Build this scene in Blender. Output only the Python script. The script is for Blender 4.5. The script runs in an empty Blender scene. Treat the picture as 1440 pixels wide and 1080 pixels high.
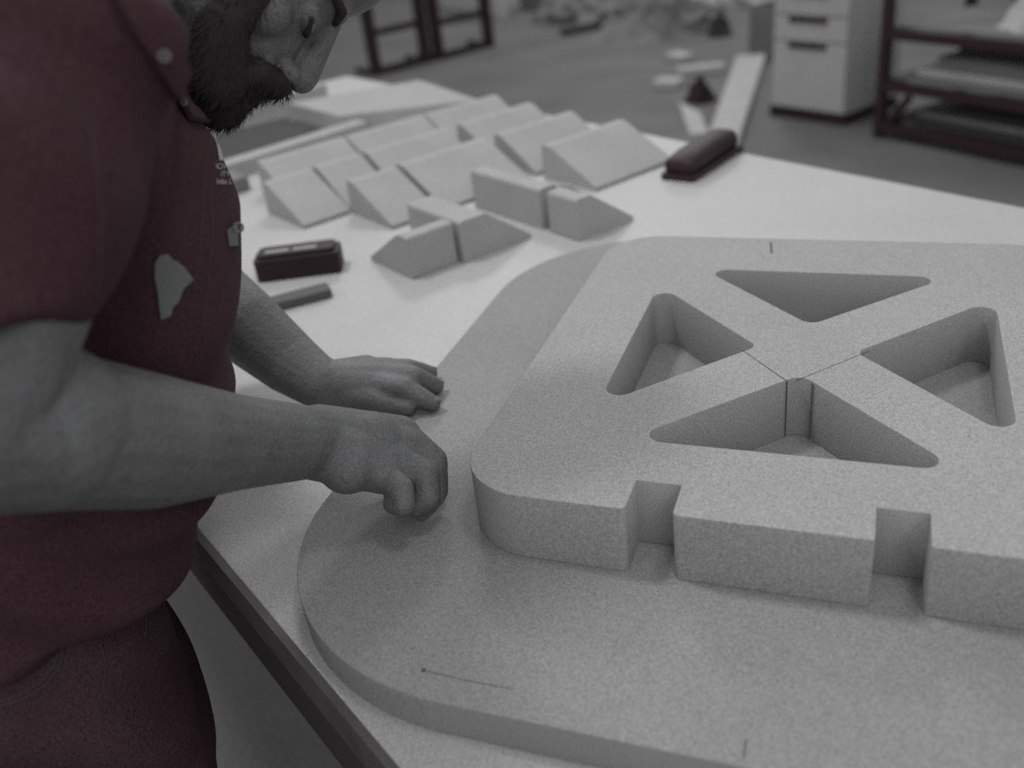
import bpy, bmesh, math, random
import numpy as np
from mathutils import Vector, Matrix, geometry
from mathutils.bvhtree import BVHTree
random.seed(7); rng = np.random.default_rng(7)
SC = bpy.context.scene
COL = SC.collection

# ------------------------------------------------------------------ camera
CAM_H = 1.445
FPX = 1335.0
_v1 = np.array([559., 817., -FPX]); _Y = _v1 / np.linalg.norm(_v1)
_v2 = np.array([3620., -295., FPX]); _X = _v2 / np.linalg.norm(_v2)
_X = _X - _Y * (_X @ _Y); _X /= np.linalg.norm(_X); _Z = np.cross(_X, _Y)
ROT = np.stack([_X, _Y, _Z])                 # world = ROT @ camera
cam = bpy.data.cameras.new('camera'); camo = bpy.data.objects.new('camera', cam); COL.objects.link(camo)
m4 = Matrix.Identity(4)
for i in range(3):
    for j in range(3): m4[i][j] = ROT[i][j]
m4.translation = Vector((0, 0, CAM_H)); camo.matrix_world = m4
cam.sensor_width = 36; cam.lens = FPX * 36 / 1440; cam.clip_start = 0.02
cam.dof.use_dof = True; cam.dof.focus_distance = 0.86; cam.dof.aperture_fstop = 3.2
SC.camera = camo

# ------------------------------------------------------------------ light and exposure
W = bpy.data.worlds.new('world'); SC.world = W; W.use_nodes = True
W.node_tree.nodes['Background'].inputs[0].default_value = (1, 1, 1, 1)
W.node_tree.nodes['Background'].inputs[1].default_value = 0.40
def area(name, loc, target, size, power, sy=None):
    l = bpy.data.lights.new(name, 'AREA'); l.energy = power; l.size = size
    if sy: l.shape = 'RECTANGLE'; l.size_y = sy
    o = bpy.data.objects.new(name, l); COL.objects.link(o); o.location = loc
    o.rotation_euler = (Vector(target) - Vector(loc)).to_track_quat('-Z', 'Y').to_euler()
    return o
area('ceiling_or_fill_lamp', (-2.3, 5.1, 4.2), (-.4, .9, .9), 0.9, 52)
area('ceiling_or_fill_lamp', (-1.65, 1.0, 3.7), (-.4, .8, .9), 0.40, 30)
area('ceiling_or_fill_lamp', (-2.0, 9.5, 4.4), (-1.5, 8.0, 0), 1.5, 70)
area('ceiling_or_fill_lamp', (1.3, -2.4, 3.6), (-.2, 1.2, .7), 1.6, 35)  # added fill from behind the camera, brightens front faces, cabinet and man
area('ceiling_or_fill_lamp', (.55, .7, 3.9), (0, .8, .9), .5, 10)
vs = SC.view_settings; vs.view_transform = 'Standard'; vs.look = 'None'; vs.gamma = 1; vs.use_curve_mapping = False
vs.exposure = 0.0
try: SC.cycles.use_denoising = False
except Exception: pass

# ------------------------------------------------------------------ coordinates
S = 0.45                                     # metres per unit of camera height above the block top
TH = Vector((.8435, -.537, 0)); FH = Vector((.537, .8435, 0)); UP = Vector((0, 0, 1))   # along the table, across it, up
def W3(f, r, z): return FH * f + TH * r + Vector((0, 0, CAM_H + z))   # z counts from camera height
def ray(px, py):
    d = ROT @ np.array([px - 720, 540 - py, -FPX]); return Vector(d).normalized()
def onz(px, py, z):                          # a point of the horizontal level z (absolute height)
    d = ray(px, py); return Vector((0, 0, CAM_H)) + d * ((z - CAM_H) / d.z)
def far(px, py, dist): return Vector((0, 0, CAM_H)) + ray(px, py) * dist
def sag(px, py, r):
    d = ray(px, py); return Vector((0, 0, CAM_H)) + d * (r / d.dot(TH))
Z_TABLE = CAM_H - 1.21 * S; Z_BASE = CAM_H - 1.14 * S; Z_BLOCK = CAM_H - S

# ------------------------------------------------------------------ materials
def mat(name, col, rough=.7, speck=0.0, scale=600, var=0.0, vscale=6, spec=.3, metal=0, bump=0, bscale=80, sheen=0):
    m = bpy.data.materials.new(name); m.use_nodes = True; nt = m.node_tree; b = nt.nodes['Principled BSDF']
    c = col if isinstance(col, tuple) else (col, col, col)
    b.inputs['Roughness'].default_value = rough; b.inputs['Specular IOR Level'].default_value = spec
    b.inputs['Metallic'].default_value = metal
    if sheen: b.inputs['Sheen Weight'].default_value = sheen
    tc = nt.nodes.new('ShaderNodeTexCoord')
    rgb = nt.nodes.new('ShaderNodeRGB'); rgb.outputs[0].default_value = (*c, 1); cur = rgb.outputs[0]
    for amp, sc, det in ((speck, scale, 1), (var, vscale, 4)):
        if not amp: continue
        n = nt.nodes.new('ShaderNodeTexNoise'); n.inputs['Scale'].default_value = sc; n.inputs['Detail'].default_value = det
        nt.links.new(tc.outputs['Object'], n.inputs['Vector'])
        r = nt.nodes.new('ShaderNodeMapRange'); r.inputs[1].default_value = .25; r.inputs[2].default_value = .75
        r.inputs[3].default_value = 1 - amp; r.inputs[4].default_value = 1 + amp; nt.links.new(n.outputs['Fac'], r.inputs[0])
        mx = nt.nodes.new('ShaderNodeVectorMath'); mx.operation = 'SCALE'
        nt.links.new(cur, mx.inputs[0]); nt.links.new(r.outputs[0], mx.inputs['Scale']); cur = mx.outputs[0]
    nt.links.new(cur, b.inputs['Base Color'])
    if bump:
        n = nt.nodes.new('ShaderNodeTexNoise'); n.inputs['Scale'].default_value = bscale; n.inputs['Detail'].default_value = 5
        nt.links.new(tc.outputs['Object'], n.inputs['Vector'])
        bp = nt.nodes.new('ShaderNodeBump'); bp.inputs['Strength'].default_value = bump; bp.inputs['Distance'].default_value = .004
        nt.links.new(n.outputs['Fac'], bp.inputs['Height']); nt.links.new(bp.outputs[0], b.inputs['Normal'])
    return m
BLACK = (.031, .0165, .0200)
M = dict(
    laminate=mat('white laminate', .47, .55, .24, 620, .05, 5),
    edge=mat('dark edge band', (.115, .105, .108), .6, .2, 500, .2, 20),
    rail=mat('dark rail', (.075, .062, .066), .7, .2, 500),
    mdf=mat('pale fibreboard', .35, .85, .30, 720, .05, 7, bump=.15, bscale=500),
    mdf_base=mat('grey fibreboard', .285, .85, .30, 700, .07, 6, bump=.15, bscale=500),
    offcut=mat('fibreboard offcut', .38, .85, .24, 420, .06, 12),
    pencil=mat('pencil', .09, .8),
    black=mat('black plastic', BLACK, .55, .2, 400),
    label=mat('pale label', .32, .6, .1, 300),
    pad=mat('grey pad', .12, .9, .2, 400),
    floor=mat('concrete floor', .165, .75, .28, 130, .22, 1.6),
    steel=mat('dark painted steel', (.034, .017, .021), .6),
    cabinet=mat('grey cabinet', .46, .6, .24, 150, .05, 4),
    cabside=mat('grey cabinet side', .44, .6, .24, 150),
    pale=mat('pale board', .50, .8, .2, 150, .1, 6),
    grey=mat('grey board', .20, .8, .1, 60, .1, 6),
    dark=mat('dark board', .06, .8, .1, 60),
    skin=mat('skin', (.138, .141, .143), .55, .34, 620, .14, 30, spec=.35, bump=.35, bscale=260),
    nail=mat('finger nail', (.16, .16, .16), .35),
    beard=mat('beard hair', (.052, .042, .044), .95, spec=.05),
    shirt=mat('shirt cotton', (.062, .0315, .0385), .9, .6, 800, .12, 12, spec=.1, bump=.25, bscale=500, sheen=.02),
    jeans=mat('denim', (.074, .044, .051), .95, .6, 750, .2, 10, spec=.1, bump=.4, bscale=400),
    seam=mat('seam thread', (.075, .055, .06), .9),
    thread=mat('pale thread', (.075, .07, .07), .9),
    print=mat('white shirt print', .5, .9, .2, 900),
    patch=mat('pale patch', (.17, .18, .178), .9, .15, 500),
    eye=mat('eye', (.12, .12, .12), .2),
    button=mat('button', (.16, .16, .16), .4),
    shoe=mat('shoe leather', (.03, .02, .022), .6),
    sole=mat('shoe sole', (.05, .05, .05), .8),
)

# ------------------------------------------------------------------ object helpers
def link(name, mesh, parent=None, m=None, smooth=False):
    if m is not None: mesh.materials.clear(); mesh.materials.append(M[m])
    o = bpy.data.objects.new(name, mesh); COL.objects.link(o)
    if parent: o.parent = parent; o.matrix_parent_inverse = Matrix.Translation(parent.location).inverted() if parent.type == 'EMPTY' and parent.rotation_euler.z == 0 else Matrix.Identity(4)
    if smooth: mesh.polygons.foreach_set('use_smooth', [True] * len(mesh.polygons))
    return o
def tag(o, label=None, cat=None, group=None, kind=None):
    if label: o['label'] = label
    if cat: o['category'] = cat
    if group: o['group'] = group
    if kind: o['kind'] = kind
    return o
def thing(name, label, cat, loc, group=None):
    o = bpy.data.objects.new(name, None); COL.objects.link(o); o.location = loc; o.empty_display_size = .05
    return tag(o, label, cat, group)
def bm_mesh(bm, name='mesh'):
    bmesh.ops.recalc_face_normals(bm, faces=bm.faces[:])
    me = bpy.data.meshes.new(name); bm.to_mesh(me); bm.free(); return me
def prism(bm, pts, vec):
    """closed prism: outline pts (3-D, one plane) swept by vec"""
    a = [bm.verts.new(p) for p in pts]; b = [bm.verts.new(Vector(p) + vec) for p in pts]; n = len(pts)
    bm.faces.new(a); bm.faces.new(b[::-1])
    for i in range(n): bm.faces.new((a[i], b[i], b[(i + 1) % n], a[(i + 1) % n]))
def obox(bm, c, ux, uy, dx, dy, z0, z1):
    """box on footprint centre c with horizontal axes ux, uy (half sizes) from z0 to z1"""
    c = Vector((c[0], c[1], 0)); ux = Vector(ux); uy = Vector(uy)
    prism(bm, [c + ux * dx * s + uy * dy * t + UP * z0 for s, t in ((-1, -1), (1, -1), (1, 1), (-1, 1))], UP * (z1 - z0))
def bevel(bm, w, seg=2, ang=.5):
    bmesh.ops.recalc_face_normals(bm, faces=bm.faces[:])
    es = [e for e in bm.edges if len(e.link_faces) == 2 and e.calc_face_angle(0) > ang]
    bmesh.ops.bevel(bm, geom=es, offset=w, segments=seg, affect='EDGES', profile=.5)
def boxobj(name, m, parent, c, ux, uy, dx, dy, z0, z1, bv=0):
    bm = bmesh.new(); obox(bm, c, ux, uy, dx, dy, z0, z1)
    if bv: bevel(bm, bv)
    return link(name, bm_mesh(bm), parent, m)
def bar(bm, p, q, w, h=None, up=UP):
    """square bar from p to q"""
    p = Vector(p); q = Vector(q); d = (q - p).normalized(); h = h or w
    s = d.cross(up)
    if s.length < 1e-3: s = d.cross(Vector((TH.x, TH.y, 0)))
    s.normalize(); t = s.cross(d)
    prism(bm, [p + s * a * w / 2 + t * b * h / 2 for a, b in ((-1, -1), (1, -1), (1, 1), (-1, 1))], q - p)
def barobj(name, m, parent, p, q, w, h=None, up=UP):
    bm = bmesh.new(); bar(bm, p, q, w, h, up); return link(name, bm_mesh(bm), parent, m)
def fillet(poly, r, n=8):
    out = []; N = len(poly); rs = r if isinstance(r, (list, tuple)) else [r] * N
    for i in range(N):
        p = np.array(poly[i], float); a = np.array(poly[i - 1], float) - p; b = np.array(poly[(i + 1) % N], float) - p
        ri = rs[i]
        if ri <= 0: out.append(tuple(p)); continue
        a /= np.linalg.norm(a); b /= np.linalg.norm(b); half = math.acos(max(-1, min(1, a @ b))) / 2
        d = ri / math.tan(half); bis = a + b; bis /= np.linalg.norm(bis); c = p + bis * ri / math.sin(half)
        p0 = p + a * d - c; p1 = p + b * d - c
        a0 = math.atan2(p0[1], p0[0]); a1 = math.atan2(p1[1], p1[0]); da = (a1 - a0 + math.pi) % (2 * math.pi) - math.pi
        for k in range(n + 1):
            t = a0 + da * k / n; out.append((c[0] + ri * math.cos(t), c[1] + ri * math.sin(t)))
    return out
def plate(loops, z0, z1, bev=.0008):
    """flat board from 2-D loops (first outline, then holes)"""
    cu = bpy.data.curves.new('plate', 'CURVE'); cu.dimensions = '2D'; cu.fill_mode = 'BOTH'
    cu.extrude = (z1 - z0) / 2 - bev; cu.bevel_depth = bev; cu.bevel_resolution = 1; cu.offset = -bev
    for lp in loops:
        sp = cu.splines.new('POLY'); sp.points.add(len(lp) - 1); sp.use_cyclic_u = True
        for k, p in enumerate(lp): sp.points[k].co = (p[0], p[1], 0, 1)
    o = bpy.data.objects.new('plate', cu); COL.objects.link(o)
    bpy.context.view_layer.update()
    me = bpy.data.meshes.new_from_object(o.evaluated_get(bpy.context.evaluated_depsgraph_get()))
    bpy.data.objects.remove(o); bpy.data.curves.remove(cu)
    me.transform(Matrix.Translation((0, 0, (z0 + z1) / 2))); return me
# ---- organic shapes: overlapping tapered pieces fused into one continuous skin
def add_cap(bm, p, q, r0, r1, seg=18, hem=5):
    p = Vector(p); q = Vector(q); d = q - p; L = max(d.length, 1e-6); d.normalize()
    s = d.orthogonal().normalized(); t = d.cross(s); prof = []
    for k in range(hem + 1):
        a = -math.pi / 2 + math.pi / 2 * k / hem; prof.append((r0 * math.sin(a), r0 * math.cos(a)))
    for k in range(hem + 1):
        a = math.pi / 2 * k / hem; prof.append((L + r1 * math.sin(a), r1 * math.cos(a)))
    lathe(bm, p, d, s, t, prof, seg)
def lathe(bm, p, d, s, t, prof, seg):
    rings = []
    for x, r in prof:
        if r < 1e-6: rings.append([bm.verts.new(p + d * x)])
        else: rings.append([bm.verts.new(p + d * x + s * r * math.cos(2 * math.pi * k / seg) + t * r * math.sin(2 * math.pi * k / seg)) for k in range(seg)])
    for A, B in zip(rings, rings[1:]):
        for k in range(seg):
            k2 = (k + 1) % seg
            if len(A) == 1 and len(B) == 1: continue
            if len(A) == 1: bm.faces.new((A[0], B[k], B[k2]))
            elif len(B) == 1: bm.faces.new((A[k], B[0], A[k2]))
            else: bm.faces.new((A[k], B[k], B[k2], A[k2]))
    for R, fl in ((rings[0], 0), (rings[-1], 1)):
        if len(R) > 1: bm.faces.new(R)
def add_ell(bm, c, ax, rad, seg=24):
    """ellipsoid with axis vectors ax and radii rad"""
    r = bmesh.ops.create_uvsphere(bm, u_segments=seg, v_segments=seg // 2, radius=1)
    mm = Matrix(((*(ax[0] * rad[0]),), (*(ax[1] * rad[1]),), (*(ax[2] * rad[2]),))).transposed()
    for v in r['verts']: v.co = mm @ v.co + Vector(c)
def add_loft(bm, rings):
    vs_ = [[bm.verts.new(p) for p in R] for R in rings]; n = len(rings[0])
    for A, B in zip(vs_, vs_[1:]):
        for k in range(n): bm.faces.new((A[k], B[k], B[(k + 1) % n], A[(k + 1) % n]))
    bm.faces.new(vs_[0]); bm.faces.new(vs_[-1])
def chain(bm, pts, rad):
    for i in range(len(pts) - 1): add_cap(bm, pts[i], pts[i + 1], rad[i], rad[i + 1])
def fuse(bm, voxel, smooth, fac=.5):
    me = bm_mesh(bm, 'fuse'); o = bpy.data.objects.new('fuse', me); COL.objects.link(o)
    r = o.modifiers.new('r', 'REMESH'); r.mode = 'VOXEL'; r.voxel_size = voxel; r.use_smooth_shade = True
    if smooth: s = o.modifiers.new('s', 'SMOOTH'); s.factor = fac; s.iterations = smooth
    bpy.context.view_layer.update()
    out = bpy.data.meshes.new_from_object(o.evaluated_get(bpy.context.evaluated_depsgraph_get()))
    bpy.data.objects.remove(o); bpy.data.meshes.remove(me); return out
def bvh(me): return BVHTree.FromPolygons([v.co for v in me.vertices], [p.vertices[:] for p in me.polygons])
def hit(tree, px, py, off=0):
    h = tree.ray_cast(Vector((0, 0, CAM_H)), ray(px, py))
    if h[0] is None: return None
    n = h[1] if h[1].dot(ray(px, py)) < 0 else -h[1]
    return h[0] + n * off
def applique(tree, poly, off, thick, cuts=3):
    """thin piece of cloth lying on a surface: outline given as the rays it is seen along, wrapped on the surface"""
    bm = bmesh.new(); v = [bm.verts.new((p[0], p[1], 0)) for p in poly]; f = bm.faces.new(v)
    bmesh.ops.triangulate(bm, faces=[f])
    bmesh.ops.subdivide_edges(bm, edges=bm.edges[:], cuts=cuts, use_grid_fill=True)
    bmesh.ops.triangulate(bm, faces=bm.faces[:])
    last = None; miss = []
    for q in bm.verts:
        h = hit(tree, q.co.x, q.co.y, off)
        if h is None: miss.append(q)
        else: q.co = h
    for q in miss:
        ok = [e.other_vert(q).co for e in q.link_edges if e.other_vert(q) not in miss]
        if not ok: bm.verts.remove(q); continue
        d = ray(q.co.x, q.co.y); c = sum(ok, Vector()) / len(ok) - Vector((0, 0, CAM_H)); q.co = Vector((0, 0, CAM_H)) + d * c.dot(d)
    me = bm_mesh(bm); o = bpy.data.objects.new('t', me); COL.objects.link(o)
    s = o.modifiers.new('s', 'SOLIDIFY'); s.thickness = thick; s.offset = 0
    bpy.context.view_layer.update()
    out = bpy.data.meshes.new_from_object(o.evaluated_get(bpy.context.evaluated_depsgraph_get()))
    bpy.data.objects.remove(o); return out
def surf_line(tree, pts, off, r):
    """a stitched thread lying on a surface"""
    P = []
    for a, b in zip(pts, pts[1:]):
        n = max(2, int(math.hypot(b[0] - a[0], b[1] - a[1]) / 8))
        for k in range(n):
            h = hit(tree, a[0] + (b[0] - a[0]) * k / n, a[1] + (b[1] - a[1]) * k / n, off)
            if h is not None: P.append(h)
    bm = bmesh.new()
    for a, b in zip(P, P[1:]):
        if (b - a).length < .03: add_cap(bm, a, b, r, r, 6, 1)
    return bm_mesh(bm)

# ================================================================== SETTING
bm = bmesh.new(); obox(bm, (0, 5), (1, 0, 0), (0, 1, 0), 16, 16, -.1, 0)
tag(link('floor', bm_mesh(bm), None, 'floor'), kind='structure', label='grey concrete workshop floor')

# ================================================================== TABLE
def tp(f, r): p = FH * f + TH * r; return Vector((p.x, p.y, 0))
T_F0, T_F1, T_R0, T_R1 = .161, 1.405, -2.75, 1.35
tc = tp((T_F0 + T_F1) / 2, (T_R0 + T_R1) / 2)
table = thing('work_table', 'large white topped work table with dark edge in front of the man', 'table', (tc.x, tc.y, 0))
hf = (T_F1 - T_F0) / 2; hr = (T_R1 - T_R0) / 2
boxobj('table_top', 'laminate', table, tc, FH, TH, hf - .003, hr - .003, Z_TABLE - .036, Z_TABLE, .0015)
bm = bmesh.new()
for s in (-1, 1):
    obox(bm, tc + FH * s * hf, FH, TH, .004, hr + .004, Z_TABLE - .040, Z_TABLE - .0006)
    obox(bm, tc + TH * s * hr, FH, TH, hf - .004, .004, Z_TABLE - .040, Z_TABLE - .0006)
tag(link('edge_band', bm_mesh(bm), table, 'edge'), 'dark grey edge band')
for s in (-1, 1):
    boxobj('apron', 'rail', table, tc + FH * s * (hf - .018), FH, TH, .014, hr - .05, Z_TABLE - .125, Z_TABLE - .037)
    boxobj('apron', 'rail', table, tc + TH * s * (hr - .05), FH, TH, hf - .04, .014, Z_TABLE - .125, Z_TABLE - .037)
for s in (-1, 1):
    for r in (-2.6, 0.0, 1.2):
        c = tp((T_F0 + T_F1) / 2 + s * (hf - .075), r)
        boxobj('leg', 'rail', table, c, FH, TH, .04, .04, 0, Z_TABLE - .037, .002)

# ================================================================== BASE BOARD AND BLOCK
cx, cy = -.12, 1.90
def sc(l): return [(p[0] * S, p[1] * S) for p in l]
bx0, bx1, by0, by1 = -1.04, .80, .908, 2.88
base_me = plate([sc(fillet([(bx0, by0), (bx1, by0), (bx1, by1), (bx0, by1)], .46, 24))], Z_TABLE, Z_BASE)
base = tag(link('base_board', base_me, None, 'mdf_base'), 'wide grey fibreboard base panel with rounded corners lying on white table under the block', 'board')
def pencil(name, pts, z, w, parent):
    bm = bmesh.new()
    for a, b in zip(pts, pts[1:]):
        a = Vector((a.x, a.y, z)); b = Vector((b.x, b.y, z)); bar(bm, a, b, w, .0004)
    return link(name, bm_mesh(bm), parent, 'pencil')
pencil('pencil_line', [onz(597, 943, Z_BASE), onz(650, 956, Z_BASE), onz(720, 969, Z_BASE)], Z_BASE + .0001, .0003, base)
pencil('pin_hole', [onz(593, 942, Z_BASE), onz(598, 943, Z_BASE)], Z_BASE + .0003, .003, base)
pencil('pencil_line', [onz(1049, 1040, Z_BASE), onz(1046, 1066, Z_BASE)], Z_BASE + .0001, .0009, base)
x0, x1, y0, y1 = -.70, .46, 1.27, 2.54
sl, sr, sw, sd = -.325, .079, .041, .088
out = [(x0, y0), (sl - sw, y0), (sl - sw, y0 + sd), (sl + sw, y0 + sd), (sl + sw, y0), (sr - sw, y0), (sr - sw, y0 + sd), (sr + sw, y0 + sd), (sr + sw, y0), (x1, y0), (x1, y1), (x0, y1)]
rad = [.14, .012, 0, 0, .012, .006, 0, 0, .006, .14, .14, .14]
outline = sc(fillet(out, rad, 10))
hN = fillet([(cx - .295, 1.487), (cx + .295, 1.487), (cx, 1.785)], [.028, .028, .03], 8)
hF = fillet([(cx - .295, 2.315), (cx, 2.02), (cx + .295, 2.315)], [.028, .03, .028], 8)
hL = fillet([(-.505, cy - .30), (-.222, cy), (-.505, cy + .30)], [.03, .022, .03], 8)
hR = fillet([(.268, cy + .30), (-.017, cy), (.268, cy - .30)], [.03, .022, .03], 8)
block_me = plate([outline, sc(hN), sc(hF), sc(hL), sc(hR)], Z_BASE + .0002, Z_BLOCK, .0006)
block = tag(link('core_block', block_me, None, 'mdf'), 'thick pale fibreboard block with four triangular cutouts and two slots, on the grey base panel', 'block')
pencil('pencil_mark', [onz(1084, 341, Z_BLOCK), onz(1085, 356, Z_BLOCK)], Z_BLOCK + .0002, .0022, block)
bm = bmesh.new()                                        # joint lines down the near cutout's wall
for px in (1105, 1141):
    p = onz(px, 545, Z_BLOCK); a = Vector((p.x, (1.7555 if px == 1141 else 1.7565) * S, 0))
    obox(bm, (a.x, a.y + .001), (1, 0, 0), (0, 1, 0), .00025, .0014, Z_BASE + .002, Z_BLOCK - .0008)
link('joint_line', bm_mesh(bm), block, 'pencil')
for (a, b), w in (((1043, 492), (1105, 535)), .0008), (((1120, 535), (1222, 494)), .0004):
    bm = bmesh.new(); p = onz(*a, Z_BLOCK); q = onz(*b, Z_BLOCK); bar(bm, p, q, w, .0006); link('joint_line', bm_mesh(bm), block, 'pencil')

# ================================================================== OFFCUTS
def wedge_mesh(L, b, h, top, r=.012, slot=None):
    """right wedge: length along +x, upright back at y=0, slope down to y=b"""
    prof = fillet([(0, 0), (b, 0), (top, h), (0, h)], [.002, .004, r, .005], 4)
    bm = bmesh.new()
    if slot is None:
        prism(bm, [Vector((0, y, z)) for y, z in prof], Vector((L, 0, 0)))
    else:
        s0, s1, dep = slot
        prism(bm, [Vector((0, y, z)) for y, z in prof], Vector((s0, 0, 0)))
        prism(bm, [Vector((s1, y, z)) for y, z in prof], Vector((L - s1, 0, 0)))
        cut = fillet([(dep, 0), (b, 0), (max(top, dep + .004), h * .96), (dep, h * .96)], [.001, .003, .003, .001], 3)
        prism(bm, [Vector((s0 - .001, y, z)) for y, z in cut], Vector((s1 - s0 + .002, 0, 0)))
    return bm_mesh(bm, 'wedge')
def put_wedge(me, f, r, ax, slope, label, dz=0, tilt=0):
    """origin at the foot of the upright face"""
    p = tp(f, r); mm = Matrix.Identity(4); a = ax.normalized(); s = slope.normalized()
    for i in range(3): mm[i][0] = a[i]; mm[i][1] = s[i]; mm[i][2] = (0, 0, 1)[i]
    mm.translation = Vector((p.x, p.y, Z_TABLE + .0003 + dz))
    o = link('wedge_offcut', me, None, 'offcut'); o.matrix_world = mm @ Matrix.Rotation(tilt, 4, 'Z')
    return tag(o, label, 'offcut', 'wedge offcuts piled on the table')
long_w = wedge_mesh(.195, .139, .064, .020, .018); short_w = wedge_mesh(.099, .139, .064, .020, .018); wide_s = wedge_mesh(.098, .160, .062, .022, .018); wide_l = wedge_mesh(.20, .158, .064, .022, .018)
rows = [
 (-1.835, [(.70, long_w), (.90, long_w), (1.10, long_w)]),
 (-1.690, [(.645, wide_s), (.752, short_w), (.862, long_w), (1.092, long_w)]),
 (-1.548, [(.748, wide_s), (.855, wide_l), (1.085, long_w)]),
 (-1.398, [(1.085, wide_l)]),
]
names = {
 (0, 0): 'long wedge offcut at the near end of the back row of the pile', (0, 1): 'long wedge offcut in the middle of the back row of the pile',
 (0, 2): 'long wedge offcut at the far end of the back row of the pile',
 (1, 0): 'short wedge offcut at the near corner of the pile, above the black block', (1, 1): 'short wedge offcut second from the near end of the second row',
 (1, 2): 'long wedge offcut in the middle of the second row of the pile', (1, 3): 'long wedge offcut at the far end of the second row of the pile',
 (2, 0): 'short wedge offcut at the near end of the third row, behind the slotted pair', (2, 1): 'long wedge offcut in the middle of the third row of the pile',
 (2, 2): 'long wedge offcut at the far end of the third row of the pile', (3, 0): 'long wedge offcut with broad open face, nearest the black sanding tool'}
for i, (r, ws) in enumerate(rows):
    for k, (f, me) in enumerate(ws):
        put_wedge(me, f, r, FH, TH, names[(i, k)], tilt=random.uniform(-.03, .03))
# the separate pair of slotted pieces in front of the pile
put_wedge(wedge_mesh(.084, .135, .066, .026, .012), .648, -1.181, FH, -TH, 'small wedge offcut left of the narrow dark gap, nearest the grey pad')
put_wedge(wedge_mesh(.15, .142, .066, .050, .01), .737, -1.170, -TH, FH, 'small wedge offcut right of the narrow dark gap, tapering to a point')
put_wedge(wedge_mesh(.283, .128, .068, .030, .012, slot=(.192, .212, .045)), .905, -1.375, TH, FH, 'long wedge offcut with a wide dark slot in its upright face')
put_wedge(wedge_mesh(.055, .042, .03, .02, .006), .768, -1.325, FH, -TH, 'low wedge offcut lying between the slotted pieces')

# long boards at the left end of the table
def slab(name, label, pts, z0, z1, m, cat, group=None):
    bm = bmesh.new(); prism(bm, [Vector((p.x, p.y, z0)) for p in pts], UP * (z1 - z0)); bevel(bm, .003)
    return tag(link(name, bm_mesh(bm), None, m), label, cat, group)
slab('batten', 'long pale batten lying on the table beside the offcut pile', [tp(.60, -2.02), tp(.60, -1.97), tp(1.06, -2.02), tp(1.06, -2.07)], Z_TABLE + .0003, Z_TABLE + .034, 'offcut', 'batten')
slab('tray_board', 'pale board standing on edge behind the long batten', [tp(.62, -2.44), tp(.62, -2.40), tp(1.16, -2.40), tp(1.16, -2.44)], Z_TABLE + .0003, Z_TABLE + .062, 'offcut', 'board')
slab('offcut_slab', 'flat pale slab at the far table edge left of the wedge pile', [tp(1.03, -2.37), tp(1.03, -2.10), tp(1.30, -1.90), tp(1.36, -2.25)], Z_TABLE + .0003, Z_TABLE + .045, 'offcut', 'slab')
slab('void_shade', 'flat dark sheet standing in for the shade between batten and edge board', [tp(.60, -2.37), tp(.60, -2.10), tp(1.01, -2.16), tp(1.01, -2.37)], Z_TABLE + .0003, Z_TABLE + .012, 'dark', 'board')  # shaded void behind the batten, put in as a dark-coloured sheet
slab('small_block', 'small grey block between batten and wedge pile, beside the shirt', [tp(.62, -1.955), tp(.62, -1.87), tp(.69, -1.87), tp(.69, -1.955)], Z_TABLE + .0003, Z_TABLE + .03, 'grey', 'block')

# ================================================================== SANDING TOOLS
def tool_axes(a, b, z=Z_TABLE):
    p = onz(*a, z); q = onz(*b, z); d = q - p; L = d.length; d.normalize(); return p, q, d, Vector((-d.y, d.x, 0)), L
# black block with pale label strips, on the left
p, q, d, n, L = tool_axes((366, 397), (478, 383)); n = n if n.dot(FH - TH) > 0 else -n
c = (p + q) / 2 + n * .022
sb = thing('sanding_block', 'black sanding block with pale label strips lying by the left forearm', 'tool', (c.x, c.y, Z_TABLE))
def rbox(name, m, parent, c, d, n, hl, hw, z0, z1, r, bv):
    pts = fillet([(-hl, -hw), (hl, -hw), (hl, hw), (-hl, hw)], r, 6); bm = bmesh.new()
    prism(bm, [Vector((c.x, c.y, z0)) + d * a + n * b for a, b in pts], UP * (z1 - z0)); bevel(bm, bv, 2, .9)
    return link(name, bm_mesh(bm), parent, m)
rbox('body', 'black', sb, c, d, n, L / 2 + .004, .026, Z_TABLE + .0003, Z_TABLE + .036, .008, .003)
rbox('grip', 'black', sb, c, d, n, L / 2 - .002, .021, Z_TABLE + .036, Z_TABLE + .042, .010, .002)
for s, l in ((-.47, .30), (.22, .30)):
    rbox('label_strip', 'label', sb, c + d * (L / 2 * s) - n * .006, d, n, L * l / 2, .0055, Z_TABLE + .042, Z_TABLE + .0426, .001, .0001)
# grey pad in front of it
p, q, d, n, L = tool_axes((352, 447), (468, 417)); n = n if n.dot(FH - TH) > 0 else -n
c = (p + q) / 2 + n * .012
tag(rbox('sanding_pad', 'pad', None, c, d, n, L / 2, .017, Z_TABLE + .0003, Z_TABLE + .014, .006, .002), 'grey flat sanding pad lying in front of the labelled black block', 'tool')
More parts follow.
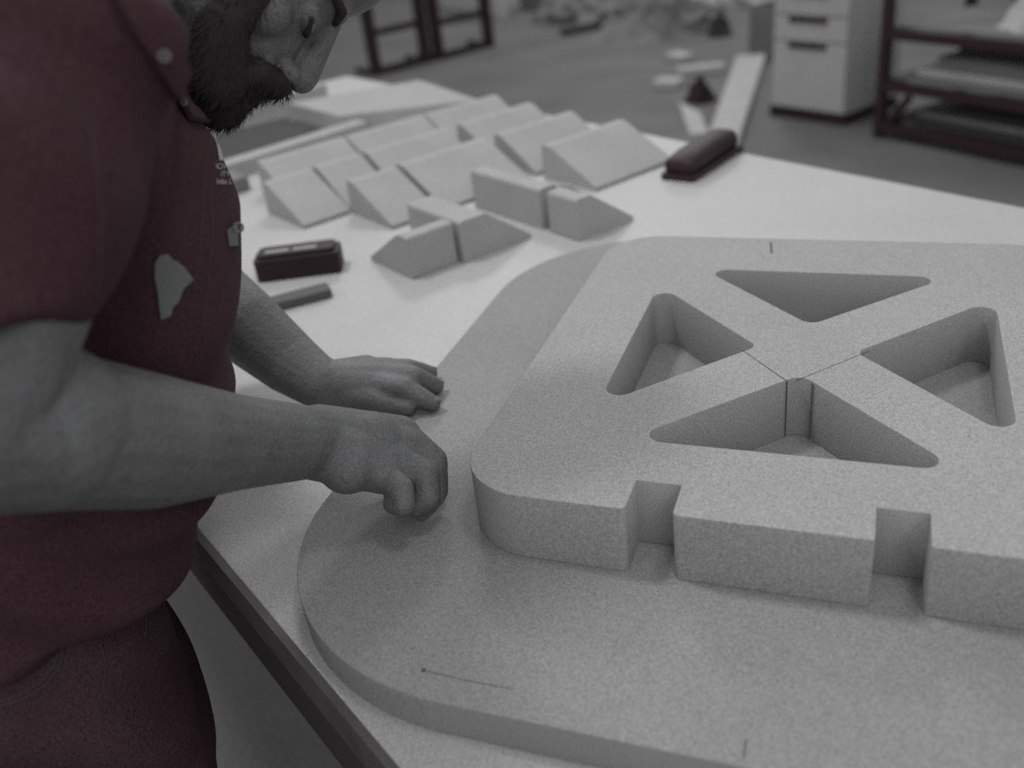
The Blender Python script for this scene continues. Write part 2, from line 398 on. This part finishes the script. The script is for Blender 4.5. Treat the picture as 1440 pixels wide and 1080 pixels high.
# black sanding tool at the far edge
p, q, d, n, L = tool_axes((972, 256), (1040, 212)); n = n if n.dot(FH - TH) > 0 else -n
c = (p + q) / 2 + n * .026
st = thing('hand_sander', 'black hand sander with rounded end near the far table edge', 'tool', (c.x, c.y, Z_TABLE))
rbox('sole_plate', 'black', st, c, d, n, L / 2 + .005, .034, Z_TABLE + .0003, Z_TABLE + .012, .006, .002)
bm = bmesh.new(); rings = []
for t, w, h in ((-1, .026, .022), (-.94, .030, .028), (-.5, .031, .034), (0, .029, .036), (.5, .029, .037), (.85, .028, .035), (1.0, .020, .028), (1.04, .010, .020)):
    cc = Vector((c.x, c.y, Z_TABLE + .010)) + d * (L / 2 * t); R = []
    for k in range(16):
        a = 2 * math.pi * k / 16; ca = math.copysign(abs(math.cos(a)) ** .6, math.cos(a)); sa = math.copysign(abs(math.sin(a)) ** .6, math.sin(a))
        R.append(cc + n * w * ca + UP * (h * .5 + h * .5 * sa))
    rings.append(R)
add_loft(bm, rings); link('handle_body', bm_mesh(bm), st, 'black', True)

# ================================================================== BACKGROUND
def fl(px, py, z=0): p = onz(px, py, z); return Vector((p.x, p.y, 0))
# drawer cabinet
a = fl(1085, 162); b = fl(1186, 177); ud = (b - a).normalized(); wd = (b - a).length; vd = Vector((-ud.y, ud.x, 0)); dp = .48
cb = thing('drawer_cabinet', 'grey drawer cabinet on dark plinth standing on the floor behind the table', 'cabinet', tuple((a + b) / 2 + vd * dp / 2))
cc = (a + b) / 2 + vd * dp / 2
boxobj('plinth', 'steel', cb, cc - vd * .004, ud, vd, wd / 2 + .008, dp / 2 + .004, 0, .055)
boxobj('carcass', 'cabside', cb, cc + vd * .01, ud, vd, wd / 2, dp / 2 - .01, .055, .84)
bm = bmesh.new(); obox(bm, cc, ud, vd, wd / 2 + .01, dp / 2 + .01, .84, .865); link('top_panel', bm_mesh(bm), cb, 'cabinet')
zz = .06
for hgt in (.355, .13, .13, .13):
    fr = (a + b) / 2 + vd * .008
    d1 = boxobj('drawer', 'cabinet', cb, fr, ud, vd, wd / 2 - .006, .012, zz, zz + hgt - .008, .003)
    boxobj('handle', 'steel', d1, fr - vd * .016 - ud * .01, ud, vd, .118, .006, zz + hgt - .036, zz + hgt - .010)
    zz += hgt
# rack on the right
a = fl(1236, 193); b = fl(1440, 236); ud = (b - a).normalized(); vd = Vector((-ud.y, ud.x, 0)); LR = 1.5
def rk(u, v, z): return a + ud * u + vd * v + UP * z
rack = thing('steel_rack', 'dark steel shelving rack holding boards right of the drawer cabinet', 'rack', tuple(a + ud * LR / 2 + vd * .3))
for u in (0, LR):
    for v in (0, .6): barobj('post', 'steel', rack, rk(u, v, 0), rk(u, v, 1.5), .045)
for z in (.06, .26, .50):
    for v in (0, .6): barobj('rail', 'steel', rack, rk(.02, v, z), rk(LR - .02, v, z), .04, .045)
    for u in (0, LR): barobj('side_rail', 'steel', rack, rk(u, .02, z), rk(u, .58, z), .035)
barobj('brace', 'steel', rack, rk(.02, 0, .04), rk(.16, .0, .22), .03)
barobj('post', 'steel', rack, rk(.36, .45, .52), rk(.36, .45, 1.3), .045)
boxobj('shelf', 'dark', rack, rk(LR / 2, .3, 0), ud, vd, LR / 2 - .03, .27, .086, .10)
boxobj('shelf', 'grey', rack, rk(LR / 2, .3, 0), ud, vd, LR / 2 - .03, .27, .284, .30)
boxobj('shelf', 'grey', rack, rk(LR / 2, .3, 0), ud, vd, LR / 2 - .03, .27, .524, .535)
def stack(name, label, u, v, du, dv, z0, z1, m, cat, g=None, rot=0):
    c0 = rk(u, v, 0); U = Matrix.Rotation(rot, 3, 'Z') @ ud; V = Matrix.Rotation(rot, 3, 'Z') @ vd
    return tag(boxobj(name, m, None, c0, U, V, du, dv, z0, z1, .004), label, cat, g)
stack('stored_board', 'grey board on the lower rack shelf, undermost of two', .75, .3, .62, .2, .1005, .13, 'grey', 'board', 'boards on the rack')
stack('stored_board', 'dark board on the lower rack shelf, uppermost of two', .85, .3, .55, .18, .1305, .165, 'dark', 'board', 'boards on the rack')
stack('stored_board', 'pale grey board on the middle rack shelf', .72, .28, .60, .2, .3005, .335, 'pale', 'board', 'boards on the rack')
stack('stored_board', 'mid grey board on the middle rack shelf, laid over the pale one', .80, .30, .58, .2, .3355, .40, 'grey', 'board', 'boards on the rack')
def heap(name, label, c, rx, ry, h, m, cat, seed, z0=0, n=28):
    """a loose crumpled sheet: a low faceted mound"""
    rg = np.random.default_rng(seed); bm = bmesh.new(); top = []
    rings = 7; grid = []
    for i in range(rings + 1):
        t = i / rings; R = []
        for k in range(n):
            an = 2 * math.pi * k / n; rr = t * (1 + .22 * rg.standard_normal() * t * .5)
            hh = h * max(0, (1 - t ** 2.6)) * (1 + (.3 if i else 0) * rg.standard_normal())
            R.append(bm.verts.new(Vector((c.x, c.y, z0)) + ud * rx * rr * math.cos(an) + vd * ry * rr * math.sin(an) + UP * (max(.003, hh) if i < rings else .002)))
        grid.append(R)
    for A, B in zip(grid, grid[1:]):
        for k in range(n): bm.faces.new((A[k], A[(k + 1) % n], B[(k + 1) % n], B[k]))
    bmesh.ops.remove_doubles(bm, verts=bm.verts[:], dist=.001)
    bl = [bm.verts.new(Vector((v.co.x, v.co.y, z0))) for v in grid[-1] if v.is_valid]
    gl = [v for v in grid[-1] if v.is_valid]
    for k in range(len(gl)): bm.faces.new((gl[k], gl[(k + 1) % len(gl)], bl[(k + 1) % len(bl)], bl[k]))
    bm.faces.new(bl)
    return tag(link(name, bm_mesh(bm), None, m), label, cat)
heap('crumpled_sheet', 'pale crumpled dust sheet heaped on the top shelf of the rack', rk(.78, .3, 0), .34, .24, .26, 'pale', 'sheet', 3, .536)

# dark steel frames behind the man's face
def frame(label, p, q, depth, H, mids):
    d = (q - p).normalized(); n = Vector((-d.y, d.x, 0)); t = thing('trestle', label, 'frame', tuple((p + q) / 2 + n * depth / 2), 'steel frames on the floor')
    for e in (p, q):
        barobj('post', 'steel', t, e, e + UP * H, .075)
        barobj('foot', 'steel', t, e + n * .04 + UP * .02, e + n * depth + UP * .02, .04)
    for z in mids: barobj('rail', 'steel', t, p + d * .03 + UP * z, q - d * .03 + UP * z, .05)
frame('dark steel frame standing on the floor, the one nearer the face', fl(530, 106), fl(600, 88), .3, 1.0, (.03, .32, .97))
frame('dark steel frame standing on the floor, the one farther from the face', fl(618, 84), fl(688, 66), .3, 1.0, (.03, .29, .97))

# long plank, box and scraps on the floor
a1 = fl(1000, 192); a2 = fl(1041, 200); b1 = fl(1036, 88); b2 = fl(1076, 86)
pl_ = tag(link('long_plank', bm_mesh((lambda bm: (prism(bm, [a1 - (b1 - a1) * .25, a2 - (b2 - a2) * .25, b2, b1], UP * .05), bm)[1])(bmesh.new())), None, 'pale'), 'long pale plank lying on the floor beside the drawer cabinet', 'plank')
c = fl(1060, 84); c = c + vd * .22
bx = thing('cardboard_box', 'grey open box standing at the far end of the long plank', 'box', tuple(c))
boxobj('bottom', 'grey', bx, c, ud, vd, .135, .14, .001, .02)
for s in (-1, 1):
    boxobj('side_wall', 'grey', bx, c + ud * s * .13, ud, vd, .008, .14, .02, .34)
    boxobj('side_wall', 'grey', bx, c + vd * s * .132, ud, vd, .122, .008, .02, .34)
tag(link('bent_sheet', bm_mesh((lambda bm: (prism(bm, [fl(955, 150), fl(985, 165), fl(996, 195), fl(970, 195)], UP * .03), bm)[1])(bmesh.new())), None, 'pale'), 'pale cut panel on the floor left of the long plank', 'panel')
scr = [((955, 85), .10, .06, 'small pale scrap highest in the group left of the plank'), ((940, 122), .09, .07, 'small pale scrap lowest in the group left of the plank'),
       ((985, 103), .16, .05, 'long pale scrap touching the shadow beside the plank')]
for k, (pp, l, w, lb) in enumerate(scr):
    cc = fl(*pp); tag(boxobj('wood_scrap', 'pale', None, cc, Matrix.Rotation(.5 * k, 3, 'Z') @ ud, Matrix.Rotation(.5 * k, 3, 'Z') @ vd, l, w, .0005, .05, .006), lb, 'scrap', 'scraps on the floor')
heap('black_bag', 'black crumpled bag on the floor against the long plank', fl(985, 142), .10, .09, .10, 'steel', 'bag', 9)
heap('dark_bag', 'dark crumpled bag on the floor behind the long plank', fl(1012, 50), .10, .10, .12, 'dark', 'bag', 11)
# far clutter
heap('plastic_sheet', 'pale crumpled plastic sheet on the far floor, centre of the top edge', fl(820, 22), .5, .5, .24, 'grey', 'sheet', 21)
heap('plastic_sheet', 'large pale plastic sheet on the far floor right of the centre', fl(945, 42), .42, .6, .18, 'grey', 'sheet', 23)
heap('dust_sheet', 'pale dust sheet heaped at the far right behind the cabinet', fl(1035, 2), .4, .4, .35, 'pale', 'sheet', 25)
c = fl(705, 27); tag(boxobj('white_post', 'pale', None, c, ud, vd, .05, .05, .0005, 1.2, .004), 'slim pale post standing on the floor right of the steel frames', 'post')
c = fl(765, 6); tag(boxobj('grey_slab', 'grey', None, c, ud, vd, .45, .3, .0005, .18, .01), 'grey slab on the far floor behind the plastic sheet', 'slab')
c = fl(560, 40); c = c + vd * 1.3 - ud * .2; tag(boxobj('far_crate', 'pale', None, c, ud, vd, .55, .4, .0005, .5, .01), 'pale crate standing behind the two steel frames', 'crate')
c = fl(800, 33); 
tag(link('timber_strip', bm_mesh((lambda bm: (bar(bm, fl(792, 50) + UP * .03, fl(842, 40) + UP * .03, .12, .05), bm)[1])(bmesh.new())), None, 'dark'), 'dark timber strip lying on the far floor before the plastic sheet', 'timber')

# ================================================================== PERSON
person = thing('person', 'bearded man in dark short sleeved shirt and jeans leaning over the table', 'person', tuple(W3(-.02, -.75, -CAM_H)))
# --- head frame
A_ = (FH * .92 + UP * .39).normalized(); N0 = (FH * .39 - UP * .92).normalized(); YAW = math.radians(20)
N_ = N0 * math.cos(YAW) + TH * math.sin(YAW); R_ = TH * math.cos(YAW) - N0 * math.sin(YAW)
HC = W3(.336, -.793, -.041)
def H(n, a, r): return HC + N_ * n + A_ * a + R_ * r
hx = (N_, A_, R_)
body = bmesh.new()
add_ell(body, H(-.012, .045, 0), hx, (.098, .088, .076))        # cranium
add_ell(body, H(.030, .00, 0), hx, (.056, .080, .062))           # face mass
add_ell(body, H(.040, -.065, 0), hx, (.040, .045, .050))         # jaw
add_ell(body, H(.070, -.098, 0), hx, (.020, .020, .026))         # chin
for s in (-1, 1):
    add_cap(body, H(.079, .024, .010 * s), H(.064, .026, .045 * s), .013, .012)   # brow ridge
    add_ell(body, H(.050, -.034, .042 * s), hx, (.020, .022, .022))     # cheekbone
    add_cap(body, H(.01, -.062, .056 * s), H(.065, -.095, .022 * s), .018, .018)  # jaw line
    add_ell(body, H(.093, -.041, .012 * s), hx, (.012, .009, .009))     # nostril wing
    add_ell(body, H(-.008, -.002, .074 * s), (N_, A_, R_), (.018, .031, .007))     # ear
    add_cap(body, H(.055, -.045, .030 * s), H(.075, -.055, .018 * s), .016, .012)  # cheek to lip
add_cap(body, H(.082, .022, 0), H(.103, -.028, 0), .0100, .0125)  # nose bridge to tip
add_ell(body, H(.104, -.032, 0), hx, (.0125, .0125, .0135))
add_cap(body, H(.083, -.058, -.014), H(.083, -.058, .014), .010, .010)   # upper lip
add_cap(body, H(.084, -.069, -.010), H(.084, -.069, .010), .010, .010)   # lower lip
add_ell(body, H(.060, .060, 0), hx, (.036, .040, .055))         # forehead
add_ell(body, H(.060, -.035, 0), hx, (.030, .036, .036))
for s in (-1, 1): add_ell(body, H(.0665, -.006, .032 * s), hx, (.0150, .0125, .0165))   # closed lids
chain(body, [H(-.03, -.02, 0), W3(.20, -.775, -.035), W3(.13, -.755, -.055)], [.058, .062, .075])  # neck
chain(body, [W3(.10, -.78, -.12), W3(.03, -.785, -.40)], [.095, .105])                            # trunk core under the shirt
# --- right arm (near)
E_R = W3(.005, -.530, -.232)
chain(body, [W3(.12, -.60, -.075), W3(.07, -.565, -.15), E_R], [.055, .054, .045])
FA = [E_R, far(95, 607, .625), far(210, 620, .68), far(330, 622, .755), far(445, 622, .835)]
chain(body, FA, [.045, .0475, .046, .037, .0305])
add_ell(body, far(60, 600, .61), (TH, UP, FH), (.048, .05, .05))
# --- right fist
Wt = far(448, 612, .842); Wb = far(448, 632, .828)
K = [far(563, 612, .872), far(570, 630, .858), far(558, 650, .845), far(537, 667, .832)]
chain(body, [Wt, K[0]], [.0275, .0185]); chain(body, [Wt, K[1]], [.0275, .019]); chain(body, [Wb, K[2]], [.0275, .019]); chain(body, [Wb, K[3]], [.0275, .0175])
add_ell(body, far(490, 655, .828), (TH, UP, FH), (.026, .024, .026))
add_ell(body, far(520, 625, .852), (TH, UP, FH), (.032, .030, .03))
RF = [
 [K[0], far(609, 648, .873), far(613, 690, .866), far(600, 709, .858)],
 [K[1], far(606, 659, .855), far(609, 697, .850), far(594, 709, .848)],
 [K[2], far(597, 668, .838), far(601, 700, .836), far(586, 710, .840)],
 [K[3], far(563, 687, .818), far(567, 709, .816), far(554, 708, .824)]]
for f_, rr in zip(RF, ([.0165, .0135, .0115, .0105], [.017, .0135, .0115, .0105], [.0165, .0130, .0112, .0105], [.0145, .0118, .0105, .0098])): chain(body, f_, rr)
chain(body, [far(480, 618, .868), far(535, 650, .885), far(572, 690, .875), far(592, 716, .862)], [.022, .017, .0125, .0105])   # thumb
# --- left arm (far)
zl = Z_BASE
lw = onz(452, 541, zl + .032)
E_L = onz(262, 385, zl + .13)
chain(body, [W3(.12, -.91, -.08), E_L], [.05, .047])
chain(body, [E_L, onz(345, 458, zl + .085), onz(405, 508, zl + .05), lw], [.047, .043, .036, .0285])
LK = [onz(528, 541, zl + .026), onz(540, 530, zl + .028), onz(534, 523, zl + .028), onz(515, 519, zl + .026)]
for k in LK: chain(body, [lw, k], [.026, .0165])
add_ell(body, onz(490, 535, zl + .026), (TH, FH, UP), (.035, .04, .022))
LF = [
 [LK[0], onz(568, 546, zl + .028), onz(595, 560, zl + .016), onz(608, 567, zl + .0095)],
 [LK[1], onz(582, 530, zl + .030), onz(602, 538, zl + .018), onz(613, 543, zl + .0095)],
 [LK[2], onz(572, 519, zl + .030), onz(593, 522, zl + .018), onz(605, 525, zl + .0090)],
 [LK[3], onz(545, 515, zl + .024), onz(566, 517, zl + .014), onz(580, 518, zl + .0085)]]
for f_, rr in zip(LF, ([.0155, .0125, .0105, .0092], [.016, .0125, .0105, .0092], [.0155, .012, .010, .0088], [.014, .0105, .009, .0082])): chain(body, f_, rr)
chain(body, [onz(462, 548, zl + .026), onz(515, 557, zl + .018), onz(548, 566, zl + .013), onz(572, 573, zl + .0105)], [.021, .0165, .0125, .0098])
body_me = fuse(body, .0020, 6)
b_o = link('body', body_me, person, 'skin', True)
# eyes
for s in (-1, 1):
    bm = bmesh.new(); add_ell(bm, H(.0720, -.011, .032 * s), hx, (.0105, .0075, .0130)); link('eye', bm_mesh(bm), person, 'eye', True)
    bm = bmesh.new(); chain(bm, [H(.0870, .017, .014 * s), H(.0845, .020, .030 * s), H(.0735, .016, .049 * s)], [.0036, .0044, .0034]); link('eyebrow', bm_mesh(bm), person, 'beard', True)
    bm = bmesh.new(); chain(bm, [H(.0785, -.008, .018 * s), H(.0812, -.0150, .027 * s), H(.0808, -.0155, .036 * s), H(.0755, -.010, .047 * s)], [.0018, .0026, .0026, .0018]); link('eyelash', bm_mesh(bm), person, 'beard', True)
# nails of the left hand
for f_, rr in zip(LF, (.0092, .0092, .0088, .0082)):
    d = (f_[3] - f_[2]).normalized(); u = UP - d * UP.dot(d); u.normalize(); bm = bmesh.new()
    add_ell(bm, f_[3] + u * (rr * .78) + d * .002, (d, u, d.cross(u)), (.006, .0022, .0048), 12); link('finger_nail', bm_mesh(bm), person, 'nail', True)
# --- beard: shell and loose strands
bd = bmesh.new()
add_ell(bd, H(.070, -.097, 0), hx, (.031, .027, .034))
add_ell(bd, H(.081, -.078, 0), hx, (.017, .022, .028))
add_ell(bd, H(.062, -.086, 0), hx, (.028, .027, .045))
for s in (-1, 1):
    chain(bd, [H(.034, .010, .058 * s), H(.032, -.03, .056 * s), H(.038, -.070, .050 * s), H(.064, -.094, .03 * s)], [.012, .018, .021, .024])
    add_cap(bd, H(.096, -.052, .006 * s), H(.080, -.066, .030 * s), .0115, .0105)
    add_cap(bd, H(.080, -.066, .030 * s), H(.066, -.09, .034 * s), .0105, .015)
bd_me = fuse(bd, .0025, 4)
vv = [v.co.copy() for v in bd_me.vertices]; nn = [v.normal.copy() for v in bd_me.vertices]
bm = bmesh.new(); bm.from_mesh(bd_me)
for k in rng.integers(0, len(vv), 5200):
    p = vv[k]; n = nn[k]; d = (n * .8 - A_ * 1.0 + Vector(rng.normal(0, .35, 3))).normalized(); L_ = rng.uniform(.005, .012)
    s = d.orthogonal().normalized() * .00045; t = d.cross(s)
    a3 = [bm.verts.new(p + s), bm.verts.new(p - s * .5 + t * .8), bm.verts.new(p - s * .5 - t * .8)]; e = bm.verts.new(p + d * L_)
    for i in range(3): bm.faces.new((a3[i], a3[(i + 1) % 3], e))
me = bpy.data.meshes.new('beard'); bm.to_mesh(me); bm.free()
link('beard', me, person, 'beard')
# hair
hr_ = bmesh.new(); add_ell(hr_, H(-.020, .055, 0), hx, (.100, .088, .081)); add_ell(hr_, H(-.050, .03, 0), hx, (.060, .06, .076))
link('hair', fuse(hr_, .004, 3), person, 'beard', True)

# --- shirt
def ring(f, z, hd, hw, r0=-.785, n=40, p=.95, lean=.0, lat=.0):
    R = []
    for k in range(n):
        a = 2 * math.pi * k / n; ca = math.cos(a); sa = math.sin(a)
        ca = math.copysign(abs(ca) ** p, ca); sa = math.copysign(abs(sa) ** p, sa)
        R.append(W3(f + hd * ca, r0 + hw * sa, z + lean * ca + lat * sa))
    return R
sh = bmesh.new()
add_loft(sh, [ring(.012, -.548, .126, .166, lat=.088), ring(.016, -.52, .129, .168, lat=.06), ring(.020, -.485, .132, .170, lat=.025), ring(.036, -.44, .136, .172), ring(.062, -.385, .140, .172),
              ring(.093, -.303, .143, .172), ring(.118, -.21, .146, .172), ring(.122, -.163, .132, .168), ring(.120, -.10, .098, .150), ring(.124, -.045, .070, .118), ring(.130, -.01, .050, .085)])
for s, S1 in ((1, W3(.118, -.595, -.072)), (-1, W3(.118, -.905, -.075))):
    add_cap(sh, W3(.125, -.765 + .05 * s, -.045), S1, .064, .076)
add_cap(sh, W3(.13, -.77, -.05), W3(.155, -.778, -.05), .062, .055)          # collar stand round the neck
S0 = W3(.118, -.595, -.072); dv = W3(.030, -.546, -.193) - S0; dn = dv.normalized(); s_ = dn.orthogonal().normalized(); t_ = dn.cross(s_); rg_ = []
for t, r, k in ((-.25, .070, 0), (0, .078, 0), (.4, .075, 0), (.8, .067, .30), (1.0, .064, .50)):      # the hem hangs level, not square to the arm
    rg_.append([S0 + dv * t + (s_ * math.cos(a) + t_ * math.sin(a)) * r + UP * k * r * (s_ * math.cos(a) + t_ * math.sin(a)).dot(FH) for a in [2 * math.pi * q / 32 for q in range(32)]])
add_loft(sh, rg_)
d = (W3(.16, -.965, -.21) - W3(.118, -.905, -.075)); dn2 = d.normalized(); s_ = dn2.orthogonal().normalized()
lathe(sh, W3(.118, -.905, -.075), dn2, s_, dn2.cross(s_), [(0, .080), (d.length, .068)], 32)
sh_me = fuse(sh, .005, 5)
# cloth folds: shallow ridges running from the shoulder down to the belly and across the waist
co = np.empty(len(sh_me.vertices) * 3); sh_me.vertices.foreach_get('co', co); co = co.reshape(-1, 3)
no = np.array([v.normal[:] for v in sh_me.vertices])
fF = co @ np.array(FH); rR = co @ np.array(TH); zZ = co[:, 2] - CAM_H
w1 = np.sin((fF * .8 + zZ * .55 + rR * .3) * 70 + 3 * np.sin(zZ * 16) + 2 * np.sin(rR * 20)) * .0035
w2 = np.sin((zZ + fF * .5) * 55 + 2.2 * np.sin(fF * 22 + rR * 13)) * .0030 * (zZ < -.36)
w3 = np.sin((fF + rR * .6) * 34 + 2 * np.sin(zZ * 11)) * .003
amp = np.clip((zZ + .60) / .05, 0, 1)
co += no * ((w1 * 1.5 + w2 * 1.3 + w3 * 1.3) * amp)[:, None]
sh_me.vertices.foreach_set('co', co.ravel()); sh_me.update()
shirt = link('shirt', sh_me, person, 'shirt', True)
# --- jeans
jn = bmesh.new()
add_loft(jn, [ring(.0, -.43, .106, .146), ring(-.012, -.50, .110, .150), ring(-.002, -.62, .114, .158), ring(-.002, -.70, .110, .160), ring(-.02, -.76, .100, .150)])
for s in (-1, 1):
    r_ = -.785 + .085 * s
    chain(jn, [W3(-.004, r_, -.70), W3(-.03, r_, -.97), W3(.0, r_, -1.20), W3(-.02, r_, -1.385)], [.094, .076, .068, .060])
jn_me = fuse(jn, .006, 4)
co = np.empty(len(jn_me.vertices) * 3); jn_me.vertices.foreach_get('co', co); co = co.reshape(-1, 3)
no = np.array([v.normal[:] for v in jn_me.vertices]); fF = co @ np.array(FH); rR = co @ np.array(TH); zZ = co[:, 2] - CAM_H
co += no * (np.sin((zZ * .9 + fF * .7) * 60 + 2.5 * np.sin(rR * 25)) * .0035 * np.clip((-zZ - .49) / .06, 0, 1))[:, None]
jn_me.vertices.foreach_set('co', co.ravel()); jn_me.update()
jeans = link('jeans', jn_me, person, 'jeans', True)
for s in (-1, 1):
    r_ = -.785 + .085 * s
    bm = bmesh.new(); add_ell(bm, W3(.06, r_, -1.40), (FH, TH, UP), (.13, .048, .035)); add_ell(bm, W3(-.02, r_, -1.37), (FH, TH, UP), (.06, .045, .055))
    sm = fuse(bm, .006, 3)
    for v in sm.vertices: v.co.z = max(v.co.z, .018)
    so = link('shoe', sm, person, 'shoe', True)
    bm = bmesh.new(); prism(bm, [W3(.05, r_, -CAM_H + .0005) + FH * .138 * math.cos(t) + TH * .05 * math.sin(t) for t in [2 * math.pi * k / 20 for k in range(20)]], UP * .02)
    link('sole', bm_mesh(bm), so, 'sole')
# --- details on the clothes
ts = bvh(sh_me); tj = bvh(jn_me)
def dec(name, poly, m, tree=ts, off=.0012, th=.001, cuts=3, parent=None, lab=None):
    o = link(name, applique(tree, poly, off, th, cuts), parent or shirt, m)
    if lab: o['label'] = lab
    return o
dec('collar', [(150, -8), (187, -4), (236, 60), (268, 125), (300, 178), (262, 172), (236, 128), (205, 80), (176, 38)], 'shirt', off=.005, th=.004, cuts=5)
dec('cloth_patch', [(216, 371), (223, 359), (234, 357), (241, 365), (248, 386), (256, 374), (270, 393), (256, 405), (249, 424), (241, 432), (239, 443), (225, 449), (222, 430), (220, 410), (216, 390)], 'patch', lab='pale ragged patch on the shirt front', cuts=2)
dec('cloth_patch', [(318, 325), (328, 315), (332, 318), (332, 345), (321, 346)], 'patch', lab='small pale patch at the shirt placket', cuts=2)
def ring_part(name, c, n, R, r, m, parent):
    n = n.normalized(); s = n.orthogonal().normalized(); t = n.cross(s); bm = bmesh.new(); rg = []
    for k in range(16):
        a = 2 * math.pi * k / 16; d = s * math.cos(a) + t * math.sin(a)
        rg.append([bm.verts.new(c + d * (R + r * math.cos(b)) + n * r * math.sin(b)) for b in [2 * math.pi * j / 8 for j in range(8)]])
    for k in range(16):
        for j in range(8): bm.faces.new((rg[k][j], rg[(k + 1) % 16][j], rg[(k + 1) % 16][(j + 1) % 8], rg[k][(j + 1) % 8]))
    return link(name, bm_mesh(bm), parent, m, True)
for px, py, off, R in ((213, 75, .009, .0024), (244, 155, .009, .0017)):
    h = hit(ts, px, py, off)
    if h is not None: ring_part('collar_button', h, -ray(px, py) + UP * .3, R, .0009, 'button', shirt)
hp_ = hit(ts, 325, 325, .0) or sag(325, 325, -.75)
dd = (hp_ - Vector((0, 0, CAM_H))).length
ring_part('loose_button', far(335, 320, dd - .004), -ray(335, 320) + TH * .4, .0032, .0010, 'button', shirt)
# seams and placket
for pts in ([(300, 182), (285, 240), (285, 300), (280, 360), (270, 420)], [(303, 200), (297, 260), (298, 330), (292, 400), (283, 470)],
            [(0, 72), (40, 80), (80, 110), (110, 150), (133, 200), (142, 300), (140, 380), (137, 430)]):
    link('seam', surf_line(ts, pts, .0003, .0005), shirt, 'seam', True)
# chest print
def print_text(lines, tree, parent):
    bm = bmesh.new()
    for txt, (x, y), h, w in lines:
        cu = bpy.data.curves.new('t', 'FONT'); cu.body = txt; cu.size = 1; o = bpy.data.objects.new('t', cu); COL.objects.link(o)
        bpy.context.view_layer.update()
        me = bpy.data.meshes.new_from_object(o.evaluated_get(bpy.context.evaluated_depsgraph_get())); bpy.data.objects.remove(o)
        xs = [v.co.x for v in me.vertices]; x_0, x_1 = min(xs), max(xs)
        pts = [hit(tree, x + (v.co.x - x_0) / (x_1 - x_0) * w, y - v.co.y * h / .72, .0012) for v in me.vertices]
        vs_ = [bm.verts.new(p) if p is not None else None for p in pts]
        for p in me.polygons:
            q = [vs_[i] for i in p.vertices]
            if all(q):
                try: bm.faces.new(q)
                except ValueError: pass
    me = bpy.data.meshes.new('print'); bm.to_mesh(me); bm.free()
    return link('chest_print', me, parent, 'print')
print_text([('ICIVI_', (302, 238), 8, 20), ('ITY', (309, 248), 7, 12), ('Inba L', (303, 259), 8, 21)], ts, shirt)
dec('print_stripe', [(300, 186), (304, 190), (312, 226), (307, 226)], 'print', cuts=2, th=.0004)
# pocket stitching on the jeans
for pts in ([(0, 992), (35, 980), (65, 962), (84, 935), (88, 910), (82, 890)], [(0, 986), (33, 974), (60, 957), (78, 932), (82, 908)], [(204, 865), (205, 885), (201, 905)], [(140, 905), (150, 940)]):
    link('stitching', surf_line(tj, pts, .0006, .0006), jeans, 'thread', True)
